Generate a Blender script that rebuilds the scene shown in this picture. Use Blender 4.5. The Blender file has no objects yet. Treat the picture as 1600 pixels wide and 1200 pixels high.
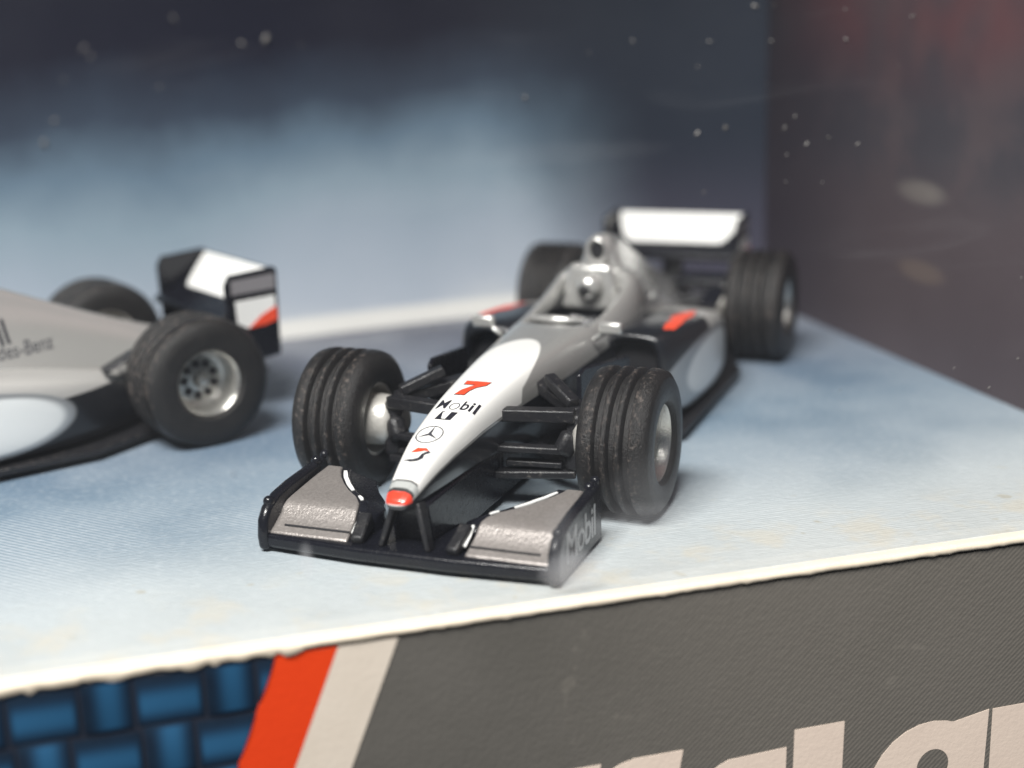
import bpy, bmesh, math, random
from mathutils import Vector, Matrix
from mathutils.bvhtree import BVHTree
import numpy as np

random.seed(7)
S = 0.001                      # everything below is written in millimetres
scene = bpy.context.scene
col = scene.collection

# ------------------------------------------------------------------ camera, world, light, exposure
cam_d = bpy.data.cameras.new('camera')
cam = bpy.data.objects.new('camera', cam_d)
col.objects.link(cam)
R_ = ((0.96143608, 0.09859045, -0.25675006), (-0.27345639, 0.2430066, -0.93068222), (-0.02936442, 0.96500141, 0.2605955))
CAM = Vector((-24.96, -98.22, 36.04))
m4 = Matrix(R_).to_4x4()
m4.translation = CAM * S
cam.matrix_world = m4
cam_d.sensor_width = 36
cam_d.lens = 49.56
cam_d.clip_start = 0.002
cam_d.clip_end = 10
cam_d.dof.use_dof = True
VIEW = Vector((0.25675, 0.93068, -0.2606))
FOCUS = Vector((-3.4, -4.5, 8.4))
cam_d.dof.focus_distance = (FOCUS - CAM).dot(VIEW) * S
cam_d.dof.aperture_fstop = 49.56 / 2.5
cam_d.dof.aperture_blades = 0
scene.camera = cam

world = bpy.data.worlds.new('World')
scene.world = world
world.use_nodes = True
wn = world.node_tree
bg = wn.nodes['Background']
bg.inputs['Color'].default_value = (0.46, 0.54, 0.68, 1)
bg.inputs['Strength'].default_value = 0.15

def area(name, loc, target, size, power, colour, size_y=None):
    d = bpy.data.lights.new(name, 'AREA')
    d.energy = power
    d.color = colour
    d.shape = 'RECTANGLE'
    d.size = size * S
    d.size_y = (size_y or size) * S
    o = bpy.data.objects.new(name, d)
    col.objects.link(o)
    o.location = Vector(loc) * S
    o.rotation_euler = (Vector(target) - Vector(loc)).to_track_quat('-Z', 'Y').to_euler()
    return o
area('window_light', (-120, -155, 285), (-10, 5, 0), 190, 3.3, (1.0, 0.965, 0.91), 85)

scene.render.engine = 'CYCLES'
scene.cycles.use_denoising = True
scene.cycles.max_bounces = 8
scene.cycles.transparent_max_bounces = 12
vs = scene.view_settings
vs.view_transform = 'Standard'
vs.look = 'None'
vs.exposure = 0.10
vs.gamma = 1

# ------------------------------------------------------------------ materials
class NT:
    """small wrapper round a material's node tree"""
    def __init__(self, name):
        self.m = bpy.data.materials.new(name)
        self.m.use_nodes = True
        self.t = self.m.node_tree
        self.b = self.t.nodes['Principled BSDF']
        self.out = self.t.nodes['Material Output']
        tc = self.t.nodes.new('ShaderNodeTexCoord')
        mp = self.t.nodes.new('ShaderNodeVectorMath')
        mp.operation = 'SCALE'
        mp.inputs['Scale'].default_value = 1000.0
        self.t.links.new(tc.outputs['Object'], mp.inputs[0])
        self.co = mp.outputs[0]                       # object coordinates in millimetres
        self._xyz = None
    def link(self, a, b): self.t.links.new(a, b)
    def node(self, typ, **kw):
        n = self.t.nodes.new(typ)
        for k, v in kw.items(): setattr(n, k, v)
        return n
    def xyz(self):
        if self._xyz is None:
            n = self.node('ShaderNodeSeparateXYZ'); self.link(self.co, n.inputs[0]); self._xyz = n.outputs
        return self._xyz
    def val(self, sock, v):
        if isinstance(v, (int, float)): sock.default_value = v
        elif isinstance(v, (tuple, list)): sock.default_value = (*v, 1.0) if len(v) == 3 and sock.type == 'RGBA' else v
        else: self.link(v, sock)
    def math(self, op, a, b=0.0, c=None, clamp=False):
        n = self.node('ShaderNodeMath', operation=op, use_clamp=clamp)
        self.val(n.inputs[0], a); self.val(n.inputs[1], b)
        if c is not None: self.val(n.inputs[2], c)
        return n.outputs[0]
    def smooth(self, v, lo, hi):
        n = self.node('ShaderNodeMapRange', interpolation_type='SMOOTHSTEP')
        self.val(n.inputs['Value'], v); n.inputs['From Min'].default_value = lo; n.inputs['From Max'].default_value = hi
        return n.outputs['Result']
    def noise(self, scale, detail=3, rough=0.5, stretch=None, dist=0.0):
        n = self.node('ShaderNodeTexNoise')
        n.inputs['Scale'].default_value = scale; n.inputs['Detail'].default_value = detail
        n.inputs['Roughness'].default_value = rough; n.inputs['Distortion'].default_value = dist
        v = self.co
        if stretch:
            k = self.node('ShaderNodeVectorMath', operation='MULTIPLY'); self.link(v, k.inputs[0]); k.inputs[1].default_value = stretch; v = k.outputs[0]
        self.link(v, n.inputs['Vector'])
        return n.outputs['Fac']
    def mix(self, f, a, b):
        n = self.node('ShaderNodeMix', data_type='RGBA')
        self.val(n.inputs[0], f); self.val(n.inputs[6], a); self.val(n.inputs[7], b)
        return n.outputs[2]
    def mixf(self, f, a, b):
        n = self.node('ShaderNodeMix', data_type='FLOAT')
        self.val(n.inputs[0], f); self.val(n.inputs[2], a); self.val(n.inputs[3], b)
        return n.outputs[0]
    def ramp(self, f, stops, interp='LINEAR'):
        n = self.node('ShaderNodeValToRGB'); n.color_ramp.interpolation = interp
        e = n.color_ramp.elements
        while len(e) > 1: e.remove(e[-1])
        e[0].position = stops[0][0]; e[0].color = (*stops[0][1], 1)
        for p, c in stops[1:]:
            k = e.new(p); k.color = (*c, 1)
        self.val(n.inputs[0], f)
        return n.outputs[0]
    def attr(self, name):
        n = self.node('ShaderNodeAttribute'); n.attribute_name = name
        return n.outputs['Fac']
    def bump(self, h, dist, strength=1.0):
        n = self.node('ShaderNodeBump'); n.inputs['Distance'].default_value = dist * S; n.inputs['Strength'].default_value = strength
        self.link(h, n.inputs['Height']); self.link(n.outputs[0], self.b.inputs['Normal'])
    def set(self, col=None, rough=None, metal=None, coat=None, spec=None):
        if col is not None: self.val(self.b.inputs['Base Color'], col)
        if rough is not None: self.val(self.b.inputs['Roughness'], rough)
        if metal is not None: self.val(self.b.inputs['Metallic'], metal)
        if coat is not None: self.b.inputs['Coat Weight'].default_value = coat; self.b.inputs['Coat Roughness'].default_value = 0.12
        if spec is not None: self.val(self.b.inputs['Specular IOR Level'], spec)
        return self

def plain(name, c, rough, metal=0.0, var=0.25, nscale=1.2, bscale=14, bdist=0.012, coat=None, spec=None):
    n = NT(name)
    f = n.noise(nscale, 4, 0.6)
    n.set(n.mix(f, tuple(k * (1 - var) for k in c), tuple(min(1, k * (1 + var)) for k in c)), n.mixf(n.noise(nscale * 2.3, 3), max(0.05, rough - 0.1), rough + 0.12), metal, coat, spec)
    n.bump(n.noise(bscale, 2), bdist)
    return n.m

M = {}
M['black'] = plain('black_plastic', (0.007, 0.0075, 0.011), 0.24, var=0.4, bscale=5, bdist=0.014, spec=0.4)
def make_dusty_black():
    n = NT('dusty_black_plastic')
    g = n.noise(2.2, 5, 0.75)
    c = n.mix(n.noise(0.9, 3), (0.007, 0.007, 0.009), (0.018, 0.018, 0.020))
    c = n.mix(n.math('MULTIPLY', n.smooth(g, 0.56, 0.70), 0.8), c, (0.10, 0.092, 0.085))
    n.set(c, n.mixf(g, 0.25, 0.5), spec=0.5)
    n.bump(n.noise(3.5, 4, 0.7), 0.06)
    return n.m
M['matt_black'] = make_dusty_black()
M['hole'] = plain('dark_recess', (0.006, 0.006, 0.008), 0.6)
M['white_print'] = plain('white_print', (0.80, 0.80, 0.78), 0.35, var=0.03, bdist=0.004)
M['worn_white'] = plain('worn_white_print', (0.48, 0.49, 0.50), 0.45, var=0.45, nscale=0.9)
M['grey_print'] = plain('grey_print', (0.22, 0.21, 0.22), 0.4, var=0.1, bdist=0.004)
M['red_print'] = plain('red_print', (0.78, 0.075, 0.03), 0.4, var=0.06, bdist=0.004)
M['dark_print'] = plain('dark_print', (0.02, 0.02, 0.028), 0.4, var=0.1, bdist=0.004)
M['thin_print'] = plain('thin_grey_print', (0.05, 0.05, 0.06), 0.4, var=0.1, bdist=0.004)
M['red_lamp'] = plain('red_lamp', (0.55, 0.07, 0.06), 0.25, var=0.05)
M['brown_deck'] = plain('worn_dark_metal', (0.075, 0.06, 0.055), 0.42, 0.5, var=0.4, bdist=0.03)
M['silver'] = plain('silver_paint', (0.55, 0.545, 0.525), 0.18, 0.55, var=0.06, nscale=3, bscale=30, bdist=0.006, coat=0.35)

def make_wing_silver():
    n = NT('grainy_silver_paint')
    g = n.noise(4.2, 4, 0.75); h = n.noise(2.0, 3)
    n.set(n.mix(g, (0.17, 0.153, 0.145), (0.44, 0.405, 0.382)), n.mixf(h, 0.28, 0.44), 0.45)
    n.bump(n.noise(4.5, 3, 0.7), 0.05)
    return n.m
M['wing_silver'] = make_wing_silver()

def make_rim():
    n = NT('rim_silver')
    n.set(n.mix(n.noise(4, 3), (0.50, 0.49, 0.46), (0.68, 0.665, 0.63)), 0.27, 0.85)
    n.bump(n.noise(9, 2), 0.03)
    return n.m
M['rim'] = make_rim()

M['hub'] = plain('dull_silver_plastic', (0.60, 0.58, 0.54), 0.36, 0.35, var=0.1, bscale=4, bdist=0.03)

def make_rubber():
    n = NT('worn_tyre_rubber')
    f = n.noise(0.8, 4, 0.65); g = n.noise(2.6, 5, 0.75)
    c = n.mix(f, (0.008, 0.008, 0.0085), (0.020, 0.0185, 0.018))
    x, y, z = n.xyz()
    r = n.math('SQRT', n.math('ADD', n.math('MULTIPLY', x, x), n.math('MULTIPLY', z, z)))
    c = n.mix(n.math('MULTIPLY', n.smooth(g, 0.52, 0.66), n.mixf(n.smooth(r, 5.20, 5.32), 0.10, 0.95)), c, (0.115, 0.094, 0.083))
    n.set(c, n.mixf(n.noise(2.2, 3), 0.28, 0.42), spec=0.36)
    n.bump(n.noise(5.5, 4, 0.7, (1, 1.3, 1)), 0.10)
    return n.m
M['rubber'] = make_rubber()

def make_body():
    n = NT('car_paint')
    silver = n.mix(n.noise(5, 3), (0.46, 0.456, 0.44), (0.53, 0.525, 0.505))
    fw = n.smooth(n.attr('white'), -0.05, 0.05)
    fb = n.smooth(n.attr('black'), -0.06, 0.06)
    fr = n.smooth(n.attr('red'), -0.04, 0.04)
    fl = n.smooth(n.attr('line'), -0.03, 0.03)
    fg = n.smooth(n.attr('grey'), -0.03, 0.03)
    c = n.mix(fw, silver, (0.86, 0.85, 0.82))
    c = n.mix(fg, c, (0.42, 0.43, 0.42))
    c = n.mix(fb, c, (0.013, 0.014, 0.018))
    c = n.mix(fl, c, (0.05, 0.05, 0.05))
    c = n.mix(fr, c, (0.80, 0.060, 0.030))
    anyp = n.math('MAXIMUM', n.math('MAXIMUM', fw, fb), n.math('MAXIMUM', fr, n.math('MAXIMUM', fl, fg)))
    n.set(c, n.mixf(n.noise(3, 3), 0.20, 0.30), n.mixf(anyp, 0.5, 0.0), coat=0.6)
    n.bump(n.noise(22, 2), 0.006)
    return n.m
M['body'] = make_body()

def make_pod():
    n = NT('sidepod_paint')
    x, y, z = n.xyz()
    def ell(cx, cz, rx, rz, p=2.0):
        a = n.math('POWER', n.math('ABSOLUTE', n.math('DIVIDE', n.math('SUBTRACT', x, cx), rx)), p)
        b = n.math('POWER', n.math('ABSOLUTE', n.math('DIVIDE', n.math('SUBTRACT', z, cz), rz)), p)
        return n.math('ADD', a, b)
    side = n.smooth(n.math('ABSOLUTE', y), 7.6, 8.0)
    f1 = n.math('MULTIPLY', n.smooth(ell(-26.6, 4.45, 10.3, 2.95), 1.06, 0.94), side)
    f2 = n.math('MULTIPLY', n.smooth(ell(-28.4, 4.45, 7.6, 2.4), 1.15, 0.85), side)
    sh = n.math('MULTIPLY', n.smooth(n.math('ADD', x, n.math('MULTIPLY', n.math('ABSOLUTE', y), -0.5)), -32.6, -33.0), n.smooth(n.math('MULTIPLY_ADD', x, 0.02, n.math('SUBTRACT', z, 4.95)), -0.05, 0.05))
    c = n.mix(sh, (0.009, 0.010, 0.013), (0.40, 0.39, 0.375))
    c = n.mix(f1, c, (0.40, 0.41, 0.42))
    c = n.mix(f2, c, (0.72, 0.74, 0.74))
    n.set(c, 0.28, n.math('MULTIPLY', n.math('SUBTRACT', f1, f2), 0.5), coat=0.3)
    n.bump(n.noise(6, 2), 0.02)
    return n.m
M['pod'] = make_pod()

# ------------------------------------------------------------------ mesh helper
class MB:
    def __init__(self): self.v = []; self.f = []; self.mi = []
    def add(self, vs_, fs, mi=0):
        o = len(self.v); self.v += [tuple(p) for p in vs_]
        self.f += [tuple(i + o for i in f) for f in fs]; self.mi += [mi] * len(fs)
    def box(self, c, s, rot=None, mi=0, taper=1.0):
        vs_ = []
        for sz in (-1, 1):
            k = taper if sz > 0 else 1.0
            for sx, sy in ((-1, -1), (1, -1), (1, 1), (-1, 1)):
                p = Vector((sx * s[0] / 2 * k, sy * s[1] / 2 * k, sz * s[2] / 2))
                if rot is not None: p = rot @ p
                vs_.append(p + Vector(c))
        self.add(vs_, [(3, 2, 1, 0), (4, 5, 6, 7), (0, 1, 5, 4), (1, 2, 6, 5), (2, 3, 7, 6), (3, 0, 4, 7)], mi)
    def bar(self, a, b, w, h, w2=None, h2=None, up=(0, 0, 1), mi=0):
        a = Vector(a); b = Vector(b); d = (b - a).normalized()
        s = d.cross(Vector(up)).normalized(); u = s.cross(d)
        w2 = w2 or w; h2 = h2 or h
        vs_ = []
        for p, ww, hh in ((a, w, h), (b, w2, h2)):
            for i, j in ((-1, -1), (1, -1), (1, 1), (-1, 1)): vs_.append(p + s * i * ww / 2 + u * j * hh / 2)
        self.add(vs_, [(0, 1, 2, 3), (7, 6, 5, 4), (0, 4, 5, 1), (1, 5, 6, 2), (2, 6, 7, 3), (3, 7, 4, 0)], mi)
    def tube(self, pts, rad, n=12, mi=0, cap=True):
        pts = [Vector(p) for p in pts]
        if not isinstance(rad, (list, tuple)): rad = [rad] * len(pts)
        rings = []
        ref = Vector((0, 0, 1))
        for i, p in enumerate(pts):
            d = (pts[min(i + 1, len(pts) - 1)] - pts[max(i - 1, 0)]).normalized()
            r0 = ref if abs(d.dot(ref)) < 0.95 else Vector((1, 0, 0))
            s = d.cross(r0).normalized(); u = s.cross(d)
            rings.append([p + (s * math.cos(t) + u * math.sin(t)) * rad[i] for t in (2 * math.pi * k / n for k in range(n))])
        self.loft(rings, mi, cap)
    def loft(self, rings, mi=0, cap=True, closed=False):
        n = len(rings[0]); vs_ = [p for r in rings for p in r]; fs = []
        m = len(rings)
        for i in range(m if closed else m - 1):
            j = (i + 1) % m
            for k in range(n):
                l = (k + 1) % n
                fs.append((i * n + k, i * n + l, j * n + l, j * n + k))
        if cap and not closed:
            fs.append(tuple(reversed(range(n)))); fs.append(tuple(range((m - 1) * n, m * n)))
        self.add(vs_, fs, mi)
    def prism(self, poly, to3d, t0, t1, mi=0):
        """poly: 2D outline; to3d(u, v, t) -> point; extruded from t0 to t1"""
        n = len(poly)
        vs_ = [to3d(u, v, t0) for u, v in poly] + [to3d(u, v, t1) for u, v in poly]
        fs = [tuple(range(n)), tuple(reversed(range(n, 2 * n)))]
        fs += [(k, k + n, (k + 1) % n + n, (k + 1) % n) for k in range(n)]
        self.add(vs_, fs, mi)
    def revolve(self, prof, n=64, mi=0, closed=True, cy=(0, 0, 0)):
        """prof: (radius, y) pairs turned round the y axis"""
        rings = []
        for k in range(n):
            t = 2 * math.pi * k / n
            rings.append([(cy[0] + r * math.cos(t), cy[1] + y, cy[2] + r * math.sin(t)) for r, y in prof])
        m = len(prof); vs_ = [p for r in rings for p in r]; fs = []
        for k in range(n):
            l = (k + 1) % n
            for i in range(m if closed else m - 1):
                j = (i + 1) % m
                fs.append((k * m + i, k * m + j, l * m + j, l * m + i))
        self.add(vs_, fs, mi)
    def sphere(self, c, r, nu=20, nv=12, scale=(1, 1, 1), mi=0):
        vs_ = [(c[0], c[1], c[2] + r * scale[2])]; fs = []
        for i in range(1, nv):
            p = math.pi * i / nv
            for k in range(nu):
                t = 2 * math.pi * k / nu
                vs_.append((c[0] + r * scale[0] * math.sin(p) * math.cos(t), c[1] + r * scale[1] * math.sin(p) * math.sin(t), c[2] + r * scale[2] * math.cos(p)))
        vs_.append((c[0], c[1], c[2] - r * scale[2])); last = len(vs_) - 1
        for k in range(nu):
            l = (k + 1) % nu
            fs.append((0, 1 + k, 1 + l)); fs.append((last, 1 + (nv - 2) * nu + l, 1 + (nv - 2) * nu + k))
            for i in range(nv - 2):
                a = 1 + i * nu
                fs.append((a + k, a + nu + k, a + nu + l, a + l))
        self.add(vs_, fs, mi)
    def mesh(self, name, fix=True, angle=40):
        me = bpy.data.meshes.new(name)
        me.from_pydata([(p[0] * S, p[1] * S, p[2] * S) for p in self.v], [], self.f)
        me.polygons.foreach_set('material_index', self.mi)
        if fix:
            bm = bmesh.new(); bm.from_mesh(me)
            bmesh.ops.recalc_face_normals(bm, faces=bm.faces)
            bm.to_mesh(me); bm.free()
        me.polygons.foreach_set('use_smooth', [True] * len(me.polygons))
        me.set_sharp_from_angle(angle=math.radians(angle))
        me.update()
        return me
    def build(self, name, mats, parent=None, bevel=0.0, seg=2, angle=40, fix=True):
        me = self.mesh(name, fix, angle)
        for m in (mats if isinstance(mats, (list, tuple)) else [mats]): me.materials.append(m)
        o = bpy.data.objects.new(name, me); col.objects.link(o)
        if parent is not None: o.parent = parent
        if bevel:
            b = o.modifiers.new('bevel', 'BEVEL'); b.width = bevel * S; b.segments = seg; b.limit_method = 'ANGLE'; b.angle_limit = math.radians(35)
            b.harden_normals = False
        return o

def empty(name, loc=(0, 0, 0), rz=0.0, parent=None):
    o = bpy.data.objects.new(name, None); col.objects.link(o)
    o.empty_display_size = 0.003
    o.location = Vector(loc) * S; o.rotation_euler = (0, 0, rz)
    if parent is not None: o.parent = parent
    return o

def tag(o, label=None, cat=None, group=None, kind=None):
    for k, v in (('label', label), ('category', cat), ('group', group), ('kind', kind)):
        if v: o[k] = v

def baked(o):
    """replace an object's mesh by its evaluated (subdivided) mesh"""
    dg = bpy.context.evaluated_depsgraph_get(); dg.update()
    me = bpy.data.meshes.new_from_object(o.evaluated_get(dg))
    o.modifiers.clear(); me.name = o.name; o.data = me
    me.polygons.foreach_set('use_smooth', [True] * len(me.polygons))
    return o

def bvh_of(objs):
    vs_, fs = [], []
    for o in objs:
        k = len(vs_); vs_ += [tuple(c / S for c in v.co) for v in o.data.vertices]
        fs += [tuple(i + k for i in p.vertices) for p in o.data.polygons]
    return BVHTree.FromPolygons(vs_, fs)

def text2d(s, size, offset=0.0, shear=0.0, space=1.0):
    """flat lettering as (2D points, triangles), centred, cap height about 0.7 * size"""
    cu = bpy.data.curves.new('t', 'FONT'); cu.body = s; cu.size = 1.0; cu.offset = offset; cu.shear = shear; cu.space_character = space
    cu.align_x = 'CENTER'; cu.align_y = 'CENTER'; cu.resolution_u = 4
    o = bpy.data.objects.new('t', cu); col.objects.link(o)
    dg = bpy.context.evaluated_depsgraph_get(); dg.update()
    me = bpy.data.meshes.new_from_object(o.evaluated_get(dg))
    pts = [(v.co.x * size, v.co.y * size) for v in me.vertices]; fs = [tuple(p.vertices) for p in me.polygons]
    bpy.data.objects.remove(o); bpy.data.curves.remove(cu); bpy.data.meshes.remove(me)
    return pts, fs

def poly2d(poly):
    return list(poly), [tuple(range(len(poly)))]
def ring2d(cx, cy, rx, ry, t, n=40):
    p = []; f = []
    for k in range(n):
        a = 2 * math.pi * k / n
        p += [(cx + rx * math.cos(a), cy + ry * math.sin(a)), (cx + (rx - t) * math.cos(a), cy + (ry - t) * math.sin(a))]
    for k in range(n):
        l = (k + 1) % n
        f.append((2 * k, 2 * l, 2 * l + 1, 2 * k + 1))
    return p, f
def merge2d(*items):
    p = []; f = []
    for (a, b) in items:
        o = len(p); p += a; f += [tuple(i + o for i in q) for q in b]
    return p, f

def decal(name, shape, place, bvh, direction, mat, parent, off=0.03, maxedge=0.35):
    """lay a flat printed shape on a surface: place(u, v) -> start point, cast along direction"""
    p, f = shape
    bm = bmesh.new()
    vv = [bm.verts.new((u, v, 0)) for u, v in p]
    for q in f:
        try: bm.faces.new([vv[i] for i in q])
        except ValueError: pass
    bmesh.ops.triangulate(bm, faces=bm.faces[:])
    for _ in range(6):
        ed = [e for e in bm.edges if e.calc_length() > maxedge]
        if not ed: break
        bmesh.ops.subdivide_edges(bm, edges=ed, cuts=1)
        bmesh.ops.triangulate(bm, faces=bm.faces[:])
    d = Vector(direction)
    for v in bm.verts:
        s = Vector(place(v.co.x, v.co.y))
        h = bvh.ray_cast(s, d)
        q = (h[0] + (h[1] if h[1].dot(d) < 0 else -h[1]) * off) if h[0] is not None else s + d * 5
        v.co = q * S
    bmesh.ops.recalc_face_normals(bm, faces=bm.faces[:])
    me = bpy.data.meshes.new(name); bm.to_mesh(me); bm.free()
    if len(me.polygons) and me.polygons[0].normal.dot(d) > 0: me.flip_normals()
    me.materials.append(mat)
    o = bpy.data.objects.new(name, me); col.objects.link(o); o.parent = parent
    return o

# ------------------------------------------------------------------ the display box
BACK = [(-125, 51), (-95, 52.5), (-60, 54.6), (-30, 57.0), (-9, 59.0), (5, 60.9), (15, 62.0), (28, 62.2), (40, 60.2), (51.3, 56.6)]
FRONT = -20.4
def side_x(y): return 50.0 + 0.0 * y

def spline(P, n):
    out = []
    for i in range(len(P) - 1):
        p0 = Vector(P[max(i - 1, 0)]); p1 = Vector(P[i]); p2 = Vector(P[i + 1]); p3 = Vector(P[min(i + 2, len(P) - 1)])
        for k in range(n):
            t = k / n
            out.append(0.5 * ((2 * p1) + (p2 - p0) * t + (2 * p0 - 5 * p1 + 4 * p2 - p3) * t * t + (3 * p1 - p0 - 3 * p2 + p3) * t ** 3))
    out.append(Vector(P[-1]))
    return out

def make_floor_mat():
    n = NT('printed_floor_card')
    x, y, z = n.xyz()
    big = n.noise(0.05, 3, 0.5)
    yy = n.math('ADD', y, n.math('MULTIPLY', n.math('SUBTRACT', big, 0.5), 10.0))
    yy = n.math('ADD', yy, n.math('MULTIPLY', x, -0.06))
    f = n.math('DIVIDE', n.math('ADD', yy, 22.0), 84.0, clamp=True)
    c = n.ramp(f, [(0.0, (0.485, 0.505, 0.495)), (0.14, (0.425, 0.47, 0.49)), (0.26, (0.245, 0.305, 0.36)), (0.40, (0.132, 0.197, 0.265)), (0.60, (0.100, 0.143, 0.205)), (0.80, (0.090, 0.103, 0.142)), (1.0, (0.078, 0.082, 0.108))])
    # fine printed screen
    w = n.node('ShaderNodeTexWave', wave_type='BANDS', bands_direction='DIAGONAL')
    n.link(n.co, w.inputs['Vector']); w.inputs['Scale'].default_value = 1.1; w.inputs['Distortion'].default_value = 0.6; w.inputs['Detail'].default_value = 1
    scr = n.math('MULTIPLY', w.outputs['Fac'], n.smooth(n.noise(0.07, 2), 0.35, 0.6))
    c = n.mix(n.math('MULTIPLY', scr, 0.22), c, (0.80, 0.84, 0.86))
    c = n.mix(n.math('MULTIPLY', n.smooth(n.noise(1.6, 4, 0.7), 0.45, 0.75), 0.16), c, (0.72, 0.75, 0.76))
    # glue stains and yellowed paper along the front edge
    st = n.math('MULTIPLY', n.smooth(n.noise(0.24, 4, 0.6), 0.47, 0.66), n.smooth(y, -9.0, -16.5))
    c = n.mix(n.math('MULTIPLY', st, 0.55), c, (0.56, 0.52, 0.43))
    spots = n.math('MULTIPLY', n.smooth(n.noise(0.55, 2, 0.4), 0.68, 0.76), n.smooth(y, -5.0, -12.0))
    c = n.mix(n.math('MULTIPLY', spots, 0.6), c, (0.40, 0.37, 0.29))
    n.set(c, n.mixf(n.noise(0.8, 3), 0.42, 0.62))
    n.bump(n.noise(2.2, 4, 0.65, (0.45, 1.4, 1)), 0.10)
    return n.m

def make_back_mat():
    n = NT('backdrop_card')
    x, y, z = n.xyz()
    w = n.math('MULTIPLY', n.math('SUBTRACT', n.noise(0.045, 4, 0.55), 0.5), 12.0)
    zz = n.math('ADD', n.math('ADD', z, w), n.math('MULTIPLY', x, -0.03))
    c = n.ramp(n.math('DIVIDE', zz, 60.0, clamp=True), [(0.0, (0.60, 0.635, 0.67)), (0.06, (0.47, 0.525, 0.60)), (0.17, (0.385, 0.455, 0.535)), (0.27, (0.29, 0.38, 0.455)), (0.36, (0.15, 0.225, 0.30)), (0.44, (0.045, 0.065, 0.10)), (0.55, (0.011, 0.0125, 0.028)), (1.0, (0.010, 0.011, 0.025))])  # pale at the foot, deepening to navy towards the top
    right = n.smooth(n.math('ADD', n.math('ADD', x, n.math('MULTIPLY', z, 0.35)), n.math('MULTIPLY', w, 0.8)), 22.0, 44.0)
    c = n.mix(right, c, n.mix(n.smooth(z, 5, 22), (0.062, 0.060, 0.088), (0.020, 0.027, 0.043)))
    line = n.math('MULTIPLY', n.smooth(z, 2.6, 1.7), n.smooth(x, 44, 30))  # bright strip at the foot: light from a gap, painted as pale colour
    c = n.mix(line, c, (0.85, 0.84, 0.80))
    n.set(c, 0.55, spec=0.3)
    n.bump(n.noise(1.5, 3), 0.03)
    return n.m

def make_side_mat():
    n = NT('printed_side_card')
    x, y, z = n.xyz()
    f = n.noise(0.05, 2, 0.5); g = n.noise(0.12, 3, 0.55)
    c = n.mix(f, (0.060, 0.045, 0.050), (0.098, 0.077, 0.084))
    mid = n.math('MULTIPLY', n.smooth(z, 14, 22), n.smooth(z, 42, 30))
    c = n.mix(n.math('MULTIPLY', mid, n.smooth(g, 0.35, 0.6)), c, (0.052, 0.047, 0.056))
    c = n.mix(n.math('MULTIPLY', n.smooth(z, 24, 37), n.smooth(f, 0.30, 0.5)), c, (0.125, 0.045, 0.048))
    c = n.mix(n.math('MULTIPLY', n.smooth(y, 24, 54), 0.75), c, (0.035, 0.030, 0.040))
    # a pale soft-edged patch
    d = n.math('ADD', n.math('POWER', n.math('DIVIDE', n.math('SUBTRACT', y, 22.5), 4.5), 2.0), n.math('POWER', n.math('DIVIDE', n.math('SUBTRACT', z, 17.2), 1.2), 2.0))
    c = n.mix(n.math('MULTIPLY', n.smooth(d, 1.5, 0.0), n.mixf(g, 0.1, 0.8)), c, (0.24, 0.215, 0.19))
    d = n.math('ADD', n.math('POWER', n.math('DIVIDE', n.math('SUBTRACT', y, 22.0), 4.5), 2.0), n.math('POWER', n.math('DIVIDE', n.math('SUBTRACT', z, 9.5), 1.2), 2.0))
    c = n.mix(n.math('MULTIPLY', n.smooth(d, 1.3, 0.2), 0.35), c, (0.20, 0.15, 0.115))
    n.set(c, 0.5, spec=0.4)
    n.bump(n.noise(1.5, 3), 0.03)
    return n.m

def make_front_mat():
    n = NT('printed_grey_front_card')
    x, y, z = n.xyz()
    w = n.node('ShaderNodeTexWave', wave_type='BANDS', bands_direction='X')
    rot = n.node('ShaderNodeVectorRotate', rotation_type='Y_AXIS'); n.link(n.co, rot.inputs['Vector']); rot.inputs['Angle'].default_value = math.radians(-48)
    n.link(rot.outputs[0], w.inputs['Vector']); w.inputs['Scale'].default_value = 1.1; w.inputs['Distortion'].default_value = 0.35; w.inputs['Detail'].default_value = 2
    c = n.mix(n.noise(0.12, 4, 0.6), (0.070, 0.067, 0.060), (0.115, 0.109, 0.100))
    c = n.mix(n.math('MULTIPLY', w.outputs['Fac'], n.smooth(x, -8, 16)), c, (0.155, 0.142, 0.125))
    c = n.mix(n.math('MULTIPLY', n.smooth(n.noise(0.5, 3), 0.66, 0.75), 0.14), c, (0.25, 0.23, 0.2))
    n.set(c, 0.5)
    n.bump(n.noise(3, 3), 0.03)
    return n.m

def make_paper(name, a, b, sc=0.5, bd=0.05):
    n = NT(name)
    n.set(n.mix(n.noise(sc, 4, 0.6), a, b), 0.6)
    n.bump(n.noise(2.5, 4, 0.6), bd)
    return n.m

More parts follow.
